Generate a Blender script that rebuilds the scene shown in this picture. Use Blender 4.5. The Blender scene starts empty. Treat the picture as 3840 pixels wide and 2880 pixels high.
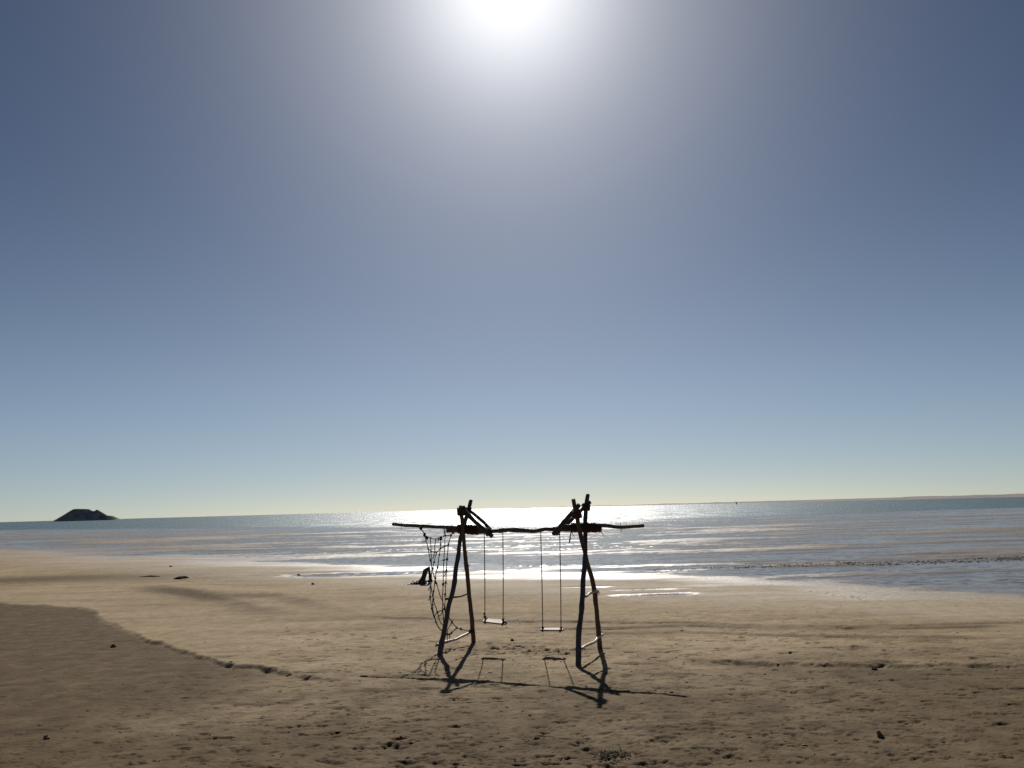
import bpy, math, random
import numpy as np
from mathutils import Vector, Matrix

# ------------------------------------------------------------------ camera, sky, sun, exposure
scene = bpy.context.scene
SUN_EL, SUN_AZ = math.radians(32.5), math.radians(0.5)      # azimuth measured from +Y towards +X
CAM_Z = 2.65

cam_data = bpy.data.cameras.new("camera")
cam = bpy.data.objects.new("camera", cam_data)
scene.collection.objects.link(cam)
cam_data.sensor_fit = 'HORIZONTAL'
cam_data.sensor_width = 36.0
cam_data.lens = 36.0 * 3325.0 / 3840.0
cam_data.clip_start = 0.05
cam_data.clip_end = 90000.0
ROLL = math.atan(0.0276)
PITCH = math.atan(465.0 * math.cos(ROLL) / 3325.0)
f0 = Vector((0, math.cos(PITCH), math.sin(PITCH)))
u0 = Vector((0, -math.sin(PITCH), math.cos(PITCH)))
r0 = Vector((1, 0, 0))
rv = math.cos(ROLL) * r0 - math.sin(ROLL) * u0
uv = math.sin(ROLL) * r0 + math.cos(ROLL) * u0
cam.matrix_world = Matrix(((rv.x, uv.x, -f0.x, 0), (rv.y, uv.y, -f0.y, 0), (rv.z, uv.z, -f0.z, CAM_Z), (0, 0, 0, 1)))
scene.camera = cam

world = bpy.data.worlds.new("World")
scene.world = world
world.use_nodes = True
wn, wl = world.node_tree.nodes, world.node_tree.links
wn.clear()
w_out = wn.new("ShaderNodeOutputWorld")
w_bg = wn.new("ShaderNodeBackground")
w_sky = wn.new("ShaderNodeTexSky")
w_sky.sky_type = 'NISHITA'
w_sky.sun_disc = False
w_sky.sun_elevation = SUN_EL
w_sky.sun_rotation = SUN_AZ
w_sky.altitude = 0.0
w_sky.air_density = 0.40
w_sky.dust_density = 0.22
w_sky.ozone_density = 1.6
SKY_STRENGTH = 0.05
HAZE_DEG = 5.0
w_bg.inputs["Strength"].default_value = SKY_STRENGTH
# the sun's aureole: light scattered forwards by sea haze, falling off with the angle from the sun
w_tc = wn.new("ShaderNodeTexCoord")
w_dot = wn.new("ShaderNodeVectorMath"); w_dot.operation = 'DOT_PRODUCT'
w_dot.inputs[1].default_value = (math.cos(SUN_EL) * math.sin(SUN_AZ), math.cos(SUN_EL) * math.cos(SUN_AZ), math.sin(SUN_EL))
w_nrm = wn.new("ShaderNodeVectorMath"); w_nrm.operation = 'NORMALIZE'
wl.new(w_tc.outputs["Generated"], w_nrm.inputs[0]); wl.new(w_nrm.outputs[0], w_dot.inputs[0])
def w_math(op, a, b=None):
    q = wn.new("ShaderNodeMath"); q.operation = op; q.use_clamp = False
    for i, s in enumerate((a, b)):
        if s is None: continue
        if hasattr(s, "links"): wl.new(s, q.inputs[i])
        else: q.inputs[i].default_value = s
    return q.outputs[0]
w_ang = w_math('ARCCOSINE', w_math('MINIMUM', w_dot.outputs["Value"], 1.0))
def w_lobe(deg, amp):
    q = w_math('DIVIDE', w_ang, math.radians(deg))
    return w_math('MULTIPLY', w_math('EXPONENT', w_math('MULTIPLY', w_math('MULTIPLY', q, q), -1.0)), amp / SKY_STRENGTH)
w_glow = w_math('ADD', w_math('ADD', w_lobe(5.4, 0.57), w_lobe(10.5, 0.20)), w_math('ADD', w_lobe(2.4, 0.06), w_lobe(18.0, 0.105)))
w_gcol = wn.new("ShaderNodeVectorMath"); w_gcol.operation = 'SCALE'
w_gcol.inputs[0].default_value = (1.0, 0.985, 0.97)
wl.new(w_glow, w_gcol.inputs["Scale"])
w_add = wn.new("ShaderNodeVectorMath"); w_add.operation = 'ADD'
# pale marine haze: whitens the low sky all round the horizon
w_sep = wn.new("ShaderNodeSeparateXYZ"); wl.new(w_nrm.outputs[0], w_sep.inputs[0])
w_el = w_math('DIVIDE', w_sep.outputs[2], math.sin(math.radians(HAZE_DEG)))
w_hz = w_math('EXPONENT', w_math('MULTIPLY', w_math('MULTIPLY', w_el, w_el), -1.0))
w_bal = wn.new("ShaderNodeMix"); w_bal.data_type = 'RGBA'; w_bal.blend_type = 'MIX'
w_bal.inputs[6].default_value = (0.88, 0.95, 0.97, 1); w_bal.inputs[7].default_value = (0.76, 0.76, 0.72, 1)
wl.new(w_hz, w_bal.inputs[0])
w_mul = wn.new("ShaderNodeVectorMath"); w_mul.operation = 'MULTIPLY'
wl.new(w_sky.outputs[0], w_mul.inputs[0]); wl.new(w_bal.outputs[2], w_mul.inputs[1]); 
w_e2 = w_math('DIVIDE', w_sep.outputs[2], math.sin(math.radians(12.5)))
w_h2 = w_math('MULTIPLY', w_math('EXPONENT', w_math('MULTIPLY', w_math('MULTIPLY', w_e2, w_e2), -1.0)), 1.0 / SKY_STRENGTH)
w_cream = wn.new("ShaderNodeVectorMath"); w_cream.operation = 'SCALE'
w_cream.inputs[0].default_value = (0.115, 0.125, 0.085)
wl.new(w_h2, w_cream.inputs["Scale"])
w_low = wn.new("ShaderNodeVectorMath"); w_low.operation = 'ADD'
wl.new(w_mul.outputs[0], w_low.inputs[0]); wl.new(w_cream.outputs[0], w_low.inputs[1])
wl.new(w_low.outputs[0], w_add.inputs[0])
wl.new(w_gcol.outputs[0], w_add.inputs[1])
wl.new(w_add.outputs[0], w_bg.inputs["Color"])
wl.new(w_bg.outputs[0], w_out.inputs["Surface"])

sun_data = bpy.data.lights.new("sun", 'SUN')
sun_data.energy = 5.0
sun_data.angle = math.radians(0.53)
sun_data.color = (1.0, 0.955, 0.88)
sun = bpy.data.objects.new("sun", sun_data)
scene.collection.objects.link(sun)
sun_dir = Vector((math.cos(SUN_EL) * math.sin(SUN_AZ), math.cos(SUN_EL) * math.cos(SUN_AZ), math.sin(SUN_EL)))
sun.rotation_euler = sun_dir.to_track_quat('Z', 'Y').to_euler()
sun.location = (0, 40, 30)

scene.view_settings.view_transform = 'Standard'
scene.view_settings.look = 'None'
scene.view_settings.gamma = 1.0
scene.view_settings.exposure = 0.0
scene.view_settings.use_curve_mapping = False
scene.render.engine = 'CYCLES'
scene.cycles.max_bounces = 8
scene.cycles.use_denoising = False
scene.cycles.sample_clamp_indirect = 4.0

random.seed(11)
rng = np.random.default_rng(11)
COL = scene.collection

# ------------------------------------------------------------------ helpers
def tag(o, label=None, cat=None, group=None, kind=None):
    if label: o["label"] = label
    if cat: o["category"] = cat
    if group: o["group"] = group
    if kind: o["kind"] = kind
    return o

def empty(name, loc):
    o = bpy.data.objects.new(name, None)
    o.location = loc
    o.empty_display_size = 0.1
    COL.objects.link(o)
    return o

class MB:
    """collects vertices and faces of ONE part; coordinates in world metres"""
    def __init__(s): s.v, s.f = [], []
    def add(s, v, f):
        b = len(s.v); s.v += [tuple(p) for p in v]; s.f += [tuple(i + b for i in q) for q in f]; return s
    def build(s, name, mat, parent=None, origin=None, smooth=True, loc=None):
        o_ = Vector(parent_world(parent)) if parent else Vector(loc or (0, 0, 0))
        me = bpy.data.meshes.new(name)
        me.from_pydata([(p[0] - o_.x, p[1] - o_.y, p[2] - o_.z) for p in s.v], [], s.f)
        me.update()
        if smooth: me.polygons.foreach_set("use_smooth", [True] * len(me.polygons))
        me.materials.append(mat)
        o = bpy.data.objects.new(name, me)
        COL.objects.link(o)
        if parent: o.parent = parent
        else: o.location = o_
        return o

def parent_world(p):
    l = Vector((0, 0, 0))
    while p is not None:
        l += p.location; p = p.parent
    return l

def smooth_path(pts, step):
    """Catmull-Rom through pts, resampled about every step metres"""
    P = [Vector(p) for p in pts]
    if len(P) == 2:
        n = max(2, int((P[1] - P[0]).length / step) + 1)
        return [P[0].lerp(P[1], i / (n - 1)) for i in range(n)]
    Q = [P[0] * 2 - P[1]] + P + [P[-1] * 2 - P[-2]]
    out = []
    for i in range(1, len(Q) - 2):
        a, b, c, d = Q[i - 1], Q[i], Q[i + 1], Q[i + 2]
        n = max(1, int((c - b).length / step))
        for k in range(n):
            t = k / n
            out.append(0.5 * ((2 * b) + (c - a) * t + (2 * a - 5 * b + 4 * c - d) * t * t + (3 * b - a - 3 * c + d) * t ** 3))
    out.append(P[-1])
    return out

def tube(path, rad, sides=10, wob=0.0, seed=0, cap=True):
    """rad: function of 0..1; wob: relative unevenness of the section"""
    r = random.Random(seed)
    n = len(path)
    v, f = [], []
    t = (path[1] - path[0]).normalized()
    a = t.orthogonal().normalized()
    ph = [r.uniform(0, 6.28) for _ in range(6)]
    L = 0.0
    for i, p in enumerate(path):
        tn = (path[min(i + 1, n - 1)] - path[max(i - 1, 0)]).normalized()
        a = (a - tn * a.dot(tn)).normalized()
        b = tn.cross(a)
        if i: L += (p - path[i - 1]).length
        R = rad(i / (n - 1))
        for k in range(sides):
            th = 2 * math.pi * k / sides
            w = 1 + wob * (0.5 * math.sin(2 * th + ph[0] + L * 5) + 0.4 * math.sin(3 * th + ph[1] - L * 9) + 0.5 * math.sin(L * 17 + ph[2] + th) + r.uniform(-.35, .35))
            v.append(p + (a * math.cos(th) + b * math.sin(th)) * R * w)
    for i in range(n - 1):
        for k in range(sides):
            k2 = (k + 1) % sides
            f.append((i * sides + k, i * sides + k2, (i + 1) * sides + k2, (i + 1) * sides + k))
    if cap:
        f.append(tuple(reversed(range(sides))))
        f.append(tuple((n - 1) * sides + k for k in range(sides)))
    return v, f

def blob(c, r, seed=0, sq=(1, 1, 1), rings=6, seg=9, rough=0.25):
    rr = random.Random(seed)
    v, f = [], []
    c = Vector(c)
    for i in range(rings + 1):
        ph = math.pi * i / rings
        for k in range(seg):
            th = 2 * math.pi * k / seg
            q = r * (1 + rr.uniform(-rough, rough))
            v.append(c + Vector((math.sin(ph) * math.cos(th) * q * sq[0], math.sin(ph) * math.sin(th) * q * sq[1], math.cos(ph) * q * sq[2])))
    for i in range(rings):
        for k in range(seg):
            k2 = (k + 1) % seg
            f.append((i * seg + k, (i + 1) * seg + k, (i + 1) * seg + k2, i * seg + k2))
    return v, f

# numpy gradient noise -------------------------------------------------
def _hash(ix, iy, seed):
    h = (ix.astype(np.int64) * 374761393 + iy.astype(np.int64) * 668265263 + seed * 974711) & 0xFFFFFFFF
    h = ((h ^ (h >> 13)) * 1274126177) & 0xFFFFFFFF
    h = h ^ (h >> 16)
    return h & 0xFFFF

_COS = np.cos(np.arange(65536) / 65536.0 * 2 * np.pi)
_SIN = np.sin(np.arange(65536) / 65536.0 * 2 * np.pi)
def perlin(x, y, seed=0):
    x0 = np.floor(x); y0 = np.floor(y)
    fx = x - x0; fy = y - y0
    ux = fx * fx * fx * (fx * (fx * 6 - 15) + 10); uy = fy * fy * fy * (fy * (fy * 6 - 15) + 10)
    def g(dx, dy):
        a = _hash(x0 + dx, y0 + dy, seed)
        return _COS[a] * (fx - dx) + _SIN[a] * (fy - dy)
    return ((g(0, 0) * (1 - ux) + g(1, 0) * ux) * (1 - uy) + (g(0, 1) * (1 - ux) + g(1, 1) * ux) * uy) * 1.5

def fbm(x, y, seed=0, oct=4, gain=0.5):
    s = 0; a = 1.0
    for i in range(oct):
        s = s + a * perlin(x * 2 ** i + 17.3 * i, y * 2 ** i - 9.1 * i, seed + i)
        a *= gain
    return s

def sstep(a, b, x):
    t = np.clip((x - a) / (b - a), 0, 1)
    return t * t * (3 - 2 * t)

def seg_dist(x, y, pts):
    """distance to a polyline"""
    d = np.full(np.shape(x), 1e9)
    for (ax, ay), (bx, by) in zip(pts[:-1], pts[1:]):
        vx, vy = bx - ax, by - ay
        t = np.clip(((x - ax) * vx + (y - ay) * vy) / (vx * vx + vy * vy), 0, 1)
        d = np.minimum(d, np.hypot(x - ax - t * vx, y - ay - t * vy))
    return d

def groove(x, y, pts, w, fade=0.12):
    xs = [p[0] for p in pts]
    d = (y - np.interp(x, xs, [p[1] for p in pts]))
    L = xs[-1] - xs[0]
    m = sstep(xs[0], xs[0] + L * fade, x) * (1 - sstep(xs[-1] - L * fade, xs[-1], x))
    return d, m

# materials ------------------------------------------------------------
def new_mat(name):
    m = bpy.data.materials.new(name); m.use_nodes = True
    nt = m.node_tree
    return m, nt.nodes, nt.links, nt.nodes["Principled BSDF"]

def wood_mat(name, c1, c2, stretch, rough=0.8):
    m, n, l, b = new_mat(name)
    tc = n.new("ShaderNodeNewGeometry")
    mp = n.new("ShaderNodeMapping"); mp.inputs["Scale"].default_value = stretch
    l.new(tc.outputs["Position"], mp.inputs["Vector"])
    nz = n.new("ShaderNodeTexNoise"); nz.inputs["Scale"].default_value = 1.0; nz.inputs["Detail"].default_value = 6; nz.inputs["Roughness"].default_value = 0.65
    l.new(mp.outputs[0], nz.inputs["Vector"])
    cr = n.new("ShaderNodeValToRGB")
    cr.color_ramp.elements[0].position = 0.32; cr.color_ramp.elements[1].position = 0.68
    cr.color_ramp.elements[0].color = (*c1, 1); cr.color_ramp.elements[1].color = (*c2, 1)
    l.new(nz.outputs[0], cr.inputs[0]); l.new(cr.outputs[0], b.inputs["Base Color"])
    bp = n.new("ShaderNodeBump"); bp.inputs["Strength"].default_value = 0.6; bp.inputs["Distance"].default_value = 0.01
    l.new(nz.outputs[0], bp.inputs["Height"]); l.new(bp.outputs[0], b.inputs["Normal"])
    b.inputs["Roughness"].default_value = rough
    return m

def plain_mat(name, c, rough=0.8, var=0.3, scale=25.0):
    m, n, l, b = new_mat(name)
    tc = n.new("ShaderNodeNewGeometry")
    nz = n.new("ShaderNodeTexNoise"); nz.inputs["Scale"].default_value = scale; nz.inputs["Detail"].default_value = 5
    l.new(tc.outputs["Position"], nz.inputs["Vector"])
    cr = n.new("ShaderNodeValToRGB")
    cr.color_ramp.elements[0].position = 0.3; cr.color_ramp.elements[1].position = 0.7
    cr.color_ramp.elements[0].color = (*[q * (1 - var) for q in c], 1); cr.color_ramp.elements[1].color = (*[min(1, q * (1 + var)) for q in c], 1)
    l.new(nz.outputs[0], cr.inputs[0]); l.new(cr.outputs[0], b.inputs["Base Color"])
    bp = n.new("ShaderNodeBump"); bp.inputs["Strength"].default_value = 0.5; bp.inputs["Distance"].default_value = 0.008
    l.new(nz.outputs[0], bp.inputs["Height"]); l.new(bp.outputs[0], b.inputs["Normal"])
    b.inputs["Roughness"].default_value = rough
    return m

def sand_mat():
    m, n, l, b = new_mat("sand")
    geo = n.new("ShaderNodeNewGeometry")
    wet = n.new("ShaderNodeAttribute"); wet.attribute_name = "wet"
    damp_shade = n.new("ShaderNodeAttribute"); damp_shade.attribute_name = "damp_shade"
    def noise(scale, detail=4, rough=0.55, stretch=None):
        nz = n.new("ShaderNodeTexNoise"); nz.inputs["Scale"].default_value = scale
        nz.inputs["Detail"].default_value = detail; nz.inputs["Roughness"].default_value = rough
        if stretch:
            mp = n.new("ShaderNodeMapping"); mp.inputs["Scale"].default_value = stretch
            l.new(geo.outputs["Position"], mp.inputs["Vector"]); l.new(mp.outputs[0], nz.inputs["Vector"])
        else: l.new(geo.outputs["Position"], nz.inputs["Vector"])
        return nz
    def ramp(src, stops):
        cr = n.new("ShaderNodeValToRGB")
        e = cr.color_ramp.elements
        e[0].position, e[0].color = stops[0][0], (*stops[0][1], 1)
        e[1].position, e[1].color = stops[-1][0], (*stops[-1][1], 1)
        for p, c in stops[1:-1]:
            q = e.new(p); q.color = (*c, 1)
        l.new(src, cr.inputs[0]); return cr
    def mix(a, bb, fac, mode='MIX'):
        mx = n.new("ShaderNodeMix"); mx.data_type = 'RGBA'; mx.blend_type = mode
        if isinstance(fac, float): mx.inputs[0].default_value = fac
        else: l.new(fac, mx.inputs[0])
        for s, i in ((a, 6), (bb, 7)):
            if isinstance(s, tuple): mx.inputs[i].default_value = (*s, 1)
            else: l.new(s, mx.inputs[i])
        return mx.outputs[2]
    big = noise(0.35, 5, 0.6, (1, 0.55, 1))
    mid = noise(3.2, 6, 0.62, (1, 0.6, 1))
    fine = noise(70, 3, 0.6)
    dry = ramp(mid.outputs[0], [(0.28, (0.240, 0.178, 0.103)), (0.5, (0.320, 0.244, 0.152)), (0.75, (0.383, 0.303, 0.201))])
    dry2 = ramp(big.outputs[0], [(0.3, (0.80, 0.78, 0.74)), (0.7, (1.06, 1.06, 1.07))])
    band = noise(1.0, 5, 0.6, (0.16, 0.85, 1))
    bandc = ramp(band.outputs[0], [(0.32, (0.78, 0.76, 0.72)), (0.5, (1.0, 1.0, 1.0)), (0.7, (1.10, 1.10, 1.10))])
    c = mix(dry.outputs[0], dry2.outputs[0], 1.0, 'MULTIPLY')
    c = mix(c, bandc.outputs[0], 1.0, 'MULTIPLY')
    grit = ramp(fine.outputs[0], [(0.3, (0.85, 0.84, 0.82)), (0.65, (1.05, 1.05, 1.05))])
    c = mix(c, grit.outputs[0], 0.7, 'MULTIPLY')
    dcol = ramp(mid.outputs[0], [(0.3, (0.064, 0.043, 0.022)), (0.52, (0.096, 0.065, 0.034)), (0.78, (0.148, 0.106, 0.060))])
    c = mix(c, dcol.outputs[0], damp_shade.outputs["Fac"])  # brown for moist sand, also for painted shade and falloff
    wcol = ramp(mid.outputs[0], [(0.3, (0.135, 0.105, 0.076)), (0.7, (0.190, 0.152, 0.112))])
    c = mix(c, wcol.outputs[0], wet.outputs["Fac"])
    l.new(c, b.inputs["Base Color"])
    def curve(stops):
        cr = n.new("ShaderNodeValToRGB"); e = cr.color_ramp.elements
        e[0].position, e[0].color = stops[0][0], (stops[0][1],) * 3 + (1,)
        e[1].position, e[1].color = stops[-1][0], (stops[-1][1],) * 3 + (1,)
        for p, v in stops[1:-1]:
            q = e.new(p); q.color = (v, v, v, 1)
        l.new(wet.outputs["Fac"], cr.inputs[0]); return cr.outputs[0]
    l.new(curve([(0.0, 0.92), (0.6, 0.50), (0.85, 0.34), (1.0, 0.20)]), b.inputs["Roughness"])
    flat = n.new("ShaderNodeAttribute"); flat.attribute_name = "flat"      # packed silt of the tidal flat shines less than the swash sand
    fm = n.new("ShaderNodeMapRange"); fm.inputs["To Min"].default_value = 1.0; fm.inputs["To Max"].default_value = 0.30
    l.new(flat.outputs["Fac"], fm.inputs["Value"])
    sm = n.new("ShaderNodeMath"); sm.operation = 'MULTIPLY'
    l.new(curve([(0.0, 0.06), (0.6, 0.34), (0.8, 0.34), (1.0, 0.10)]), sm.inputs[0]); l.new(fm.outputs[0], sm.inputs[1])
    l.new(sm.outputs[0], b.inputs["Specular IOR Level"])
    # fine relief
    rel = noise(22, 5, 0.7, (1, 0.8, 1))
    bp = n.new("ShaderNodeBump"); bp.inputs["Distance"].default_value = 0.02
    st = n.new("ShaderNodeMapRange"); st.inputs["To Min"].default_value = 0.5; st.inputs["To Max"].default_value = 0.12
    l.new(wet.outputs["Fac"], st.inputs["Value"]); l.new(st.outputs[0], bp.inputs["Strength"])
    l.new(rel.outputs[0], bp.inputs["Height"]); l.new(bp.outputs[0], b.inputs["Normal"])
    return m

def water_mat():
    m, n, l, b = new_mat("water")
    geo = n.new("ShaderNodeNewGeometry")
    deep = n.new("ShaderNodeAttribute"); deep.attribute_name = "deep"
    chop = n.new("ShaderNodeAttribute"); chop.attribute_name = "chop"
    def noise(scale, detail, rough, stretch):
        mp = n.new("ShaderNodeMapping"); mp.inputs["Scale"].default_value = stretch
        l.new(geo.outputs["Position"], mp.inputs["Vector"])
        nz = n.new("ShaderNodeTexNoise"); nz.inputs["Scale"].default_value = scale
        nz.inputs["Detail"].default_value = detail; nz.inputs["Roughness"].default_value = rough
        l.new(mp.outputs[0], nz.inputs["Vector"]); return nz
    def vmath(op, a, bb=None, s=None):
        q = n.new("ShaderNodeVectorMath"); q.operation = op
        for i, x in ((0, a), (1, bb)):
            if x is None: continue
            if hasattr(x, "links"): l.new(x, q.inputs[i])
            else: q.inputs[i].default_value = x
        if s is not None: l.new(s, q.inputs["Scale"])
        return q.outputs[0]
    def mrange(src, a, bb, c, d):
        q = n.new("ShaderNodeMapRange")
        for i, v in (("From Min", a), ("From Max", bb), ("To Min", c), ("To Max", d)): q.inputs[i].default_value = v
        l.new(src, q.inputs["Value"]); return q.outputs[0]
    def math_(op, a, bb):
        q = n.new("ShaderNodeMath"); q.operation = op
        for s, i in ((a, 0), (bb, 1)):
            if hasattr(s, "links"): l.new(s, q.inputs[i])
            else: q.inputs[i].default_value = s
        return q.outputs[0]
    def lerp(a, bb, fac):
        q = n.new("ShaderNodeMix"); q.data_type = 'FLOAT'
        l.new(fac, q.inputs[0])
        for s, i in ((a, 2), (bb, 3)):
            if hasattr(s, "links"): l.new(s, q.inputs[i])
            else: q.inputs[i].default_value = s
        return q.outputs[0]
    # cat's paws: patches of steeper ripples, finer inshore, broader at sea
    g_in = mrange(noise(1.0, 3, 0.65, (2.6, 0.30, 1)).outputs[0], 0.45, 0.64, 0.15, 2.2)
    g_sea = mrange(noise(1.0, 4, 0.65, (0.8, 0.030, 1)).outputs[0], 0.36, 0.64, 0.08, 1.9)
    gust = lerp(g_in, g_sea, deep.outputs["Fac"])
    amp = math_('MULTIPLY', chop.outputs["Fac"], gust)
    # facet slopes of the small wind waves
    w1 = noise(1.0, 2, 0.6, (2.2, 3.0, 1))
    sl = vmath('MULTIPLY', vmath('SUBTRACT', w1.outputs["Color"], (0.5, 0.5, 0.5)), (1.0, 1.0, 0.0))
    sl = vmath('SCALE', sl, s=math_('ADD', math_('MULTIPLY', amp, 1.05), 0.33))
    l.new(vmath('NORMALIZE', vmath('ADD', sl, (0, 0, 1))), b.inputs["Normal"])
    l.new(mrange(amp, 0.0, 1.0, 0.16, 0.36), b.inputs["Roughness"])
    mx = n.new("ShaderNodeMix"); mx.data_type = 'RGBA'
    mx.inputs[6].default_value = (0.135, 0.114, 0.098, 1)
    mx.inputs[7].default_value = (0.014, 0.052, 0.044, 1)
    l.new(deep.outputs["Fac"], mx.inputs[0]); l.new(mx.outputs[2], b.inputs["Base Color"])
    b.inputs["IOR"].default_value = 1.33
    l.new(mrange(deep.outputs["Fac"], 0.0, 1.0, 0.12, 0.5), b.inputs["Specular IOR Level"])
    return m

M_SAND = sand_mat()
M_WATER = water_mat()
M_GREY = wood_mat("weathered_grey_wood", (0.028, 0.028, 0.033), (0.085, 0.083, 0.085), (40, 40, 4))
M_BROWN = wood_mat("brown_driftwood", (0.030, 0.020, 0.014), (0.085, 0.058, 0.040), (40, 40, 4))
M_BEAM = wood_mat("beam_wood", (0.040, 0.028, 0.020), (0.125, 0.088, 0.060), (4, 7, 40))
M_BRACE = wood_mat("dark_brace_wood", (0.016, 0.013, 0.012), (0.045, 0.035, 0.030), (15, 15, 15))
M_PALE = wood_mat("pale_stripped_wood", (0.240, 0.190, 0.140), (0.430, 0.360, 0.280), (18, 5, 40), 0.55)
M_SEAT = wood_mat("sun_bleached_plank", (0.200, 0.155, 0.105), (0.360, 0.295, 0.215), (6, 40, 40), 0.7)
M_SEAT.node_tree.nodes['Principled BSDF'].inputs['Specular IOR Level'].default_value = 0.3
M_ROPE = plain_mat("brown_rope", (0.060, 0.042, 0.026), 0.9, 0.4, 120)
M_NETROPE = plain_mat("dark_net_rope", (0.050, 0.036, 0.024), 0.9, 0.4, 120)
M_LASH = plain_mat("red_brown_lashing", (0.062, 0.016, 0.011), 0.85, 0.45, 60)
M_IRON = plain_mat("rusty_iron", (0.050, 0.028, 0.020), 0.7, 0.4, 90)
M_BLACK = plain_mat("black_plastic", (0.012, 0.012, 0.014), 0.55, 0.4, 30)
M_WEED = plain_mat("dry_seaweed", (0.070, 0.050, 0.030), 0.95, 0.5, 40)
M_CRUMB = plain_mat("sand_crumb", (0.150, 0.113, 0.074), 0.95, 0.4, 50)
M_CLOD = plain_mat("damp_sand_clod", (0.110, 0.080, 0.052), 0.95, 0.4, 50)
M_ROCK = plain_mat("dark_island_rock", (0.300, 0.260, 0.225), 0.95, 0.45, 0.06)
M_FAR = plain_mat("far_dune_sand", (0.15, 0.120, 0.108), 0.95, 0.25, 0.02)
M_SAIL = plain_mat("dark_sail_cloth", (0.03, 0.035, 0.04), 0.6, 0.3, 2)
M_ORANGE = plain_mat("orange_rag", (0.40, 0.10, 0.03), 0.9, 0.3, 60)

# ------------------------------------------------------------------ beach
EDGE_L = [(-20.78,31.5,0.0),(-17.1,29.93,0.0),(-15.42,29.25,0.0),(-13.7,28.04,0.0),(-12.52,27.1,0.0),(-10.97,24.15,0.0),(-9.33,21.62,0.0),(-7.83,19.62,0.04),(-6.45,17.73,0.09),(-5.52,16.5,0.13),(-4.81,15.76,0.15),(-4.2,15.21,0.16),(-3.61,14.61,0.18),(-3.06,14.06,0.19),(-2.6,13.78,0.2),(-2.14,13.41,0.21)]
EDGE_R = [(1.3,15.27,0.16),(1.96,14.94,0.17),(2.65,14.87,0.17),(3.19,14.58,0.18),(3.96,14.31,0.19),(4.7,14.05,0.19),(5.77,13.7,0.2),(7.32,13.35,0.21),(8.56,13.11,0.22)]
RUTS = [[(-4.8,23.62,0.0),(-2.93,22.54,0.0),(-0.28,21.3,0.0),(1.84,20.61,0.01),(3.6,20.01,0.03),(5.27,18.9,0.06),(6.72,18.36,0.07),(10.19,18.42,0.07),(11.71,18.6,0.07)], [(-0.26,19.91,0.03),(1.99,19.23,0.05),(3.48,19.37,0.05),(5.66,18.39,0.07),(8.1,17.85,0.09),(9.89,17.88,0.09)], [(0.83,18.38,0.07),(3.29,18.35,0.07),(5.1,17.26,0.1),(8.82,16.0,0.14)]]
LINES = [[(-28.67,60.24,0.0),(-25.35,59.57,0.0),(-20.92,57.13,0.0),(-17.81,55.35,0.0),(-15.34,55.3,0.0),(-11.96,54.79,0.0)], [(-46.5,77.02,0.0),(-37.92,71.61,0.0),(-31.33,69.71,0.0),(-22.7,67.39,0.0)]]
SWEEPS = [[(-16.42,36.17,0.0),(-14.03,34.48,0.0),(-11.73,32.09,0.0),(-9.27,28.86,0.0),(-7.02,25.36,0.0),(-5.61,24.1,0.0),(-4.28,22.68,0.0)], [(-15.68,36.93,0.0),(-10.22,30.42,0.0),(-7.75,29.55,0.0),(-6.01,26.84,0.0),(-4.76,24.82,0.0),(-3.41,22.23,0.0)]]
SHORE = [(-160, 190), (-62, 107), (-27, 68), (-9.5, 52), (0, 44), (7.5, 38), (11.7, 31.5), (16, 27), (24, 24), (120, 22)]
SEA = [(-400, 430), (-160, 285), (-80, 205), (-10, 132), (0, 124), (30, 150), (90, 165), (400, 180)]
BARS = [(-43, 108, 17, 11, .10), (-70, 150, 26, 14, .06), (-34, 82, 15, 6, .07), (-20, 64, 8, 2.4, .06), (-9.5, 57.5, 5.5, 3.2, .07), (22, 85, 9, 4.5, .07), (38, 68, 10, 4, .07), (11.5, 66, 5, 2.5, .08), (30, 98, 16, 4, .08), (14, 51, 7, 1.3, .06), (27, 54, 9, 1.6, .06),
        (-22, 120, 16, 4, .05), (4, 84, 12, 2.5, .04), (2, 54, 6, 1.2, .03), (-14, 73, 8, 1.8, .04)]
WATER = -0.07
PUDDLES = [(-6.6, 39.6, 3.6, 1.15, .06), (4.1, 27.2, 1.4, .42, .05), (4.0, 28.8, 1.1, .22, .04), (2.4, 30.2, .9, .2, .03)]

def relief(x, y):
    """broad shape of the beach: height, distance past the tide line"""
    k = 1.6
    t = (21 - y) / k
    base = 0.028 * k * np.where(t > 30, t, np.log1p(np.exp(np.clip(t, -40, 30))))
    xs = [p[0] for p in SHORE]
    s = y - np.interp(x, xs, [p[1] for p in SHORE])
    dry = sstep(-14, 0, s)                                   # 0 inland, 1 at the tide line
    z = base - 0.085 * sstep(-12, 2.0, s)
    z = z + 0.026 * sstep(2, 14, s) - 0.00012 * np.clip(s, 0, 200)
    nz = fbm(x * 0.055, y * 0.16, 31, 4)
    z = z + sstep(-6, 3, s) * (nz * 0.050 + 0.036 * fbm(x * 0.11, y * 0.42, 33, 3))
    z = z + fbm(x * 0.22, y * 0.5, 35, 3) * 0.010 * sstep(16, 26, y)
    z = z + sstep(-7, 1, s) * (0.022 * fbm(x * 0.33, y * 0.75, 37, 4, 0.6) + 0.008 * fbm(x * 1.6, y * 1.6, 38, 3))
    for (cx, cy, rx, ry, h) in BARS:
        d = ((x - cx) / rx) ** 2 + ((y - cy) / ry) ** 2
        d = d * (1 + 0.35 * fbm(x * 0.3, y * 0.5, 77, 2))
        z = z + h * np.exp(-d * 1.3)
    xd = [p[0] for p in SEA]
    sd = y - np.interp(x, xd, [p[1] for p in SEA])
    z = z - 1.5 * sstep(-8, 45, sd)
    return z, s, sd

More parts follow.
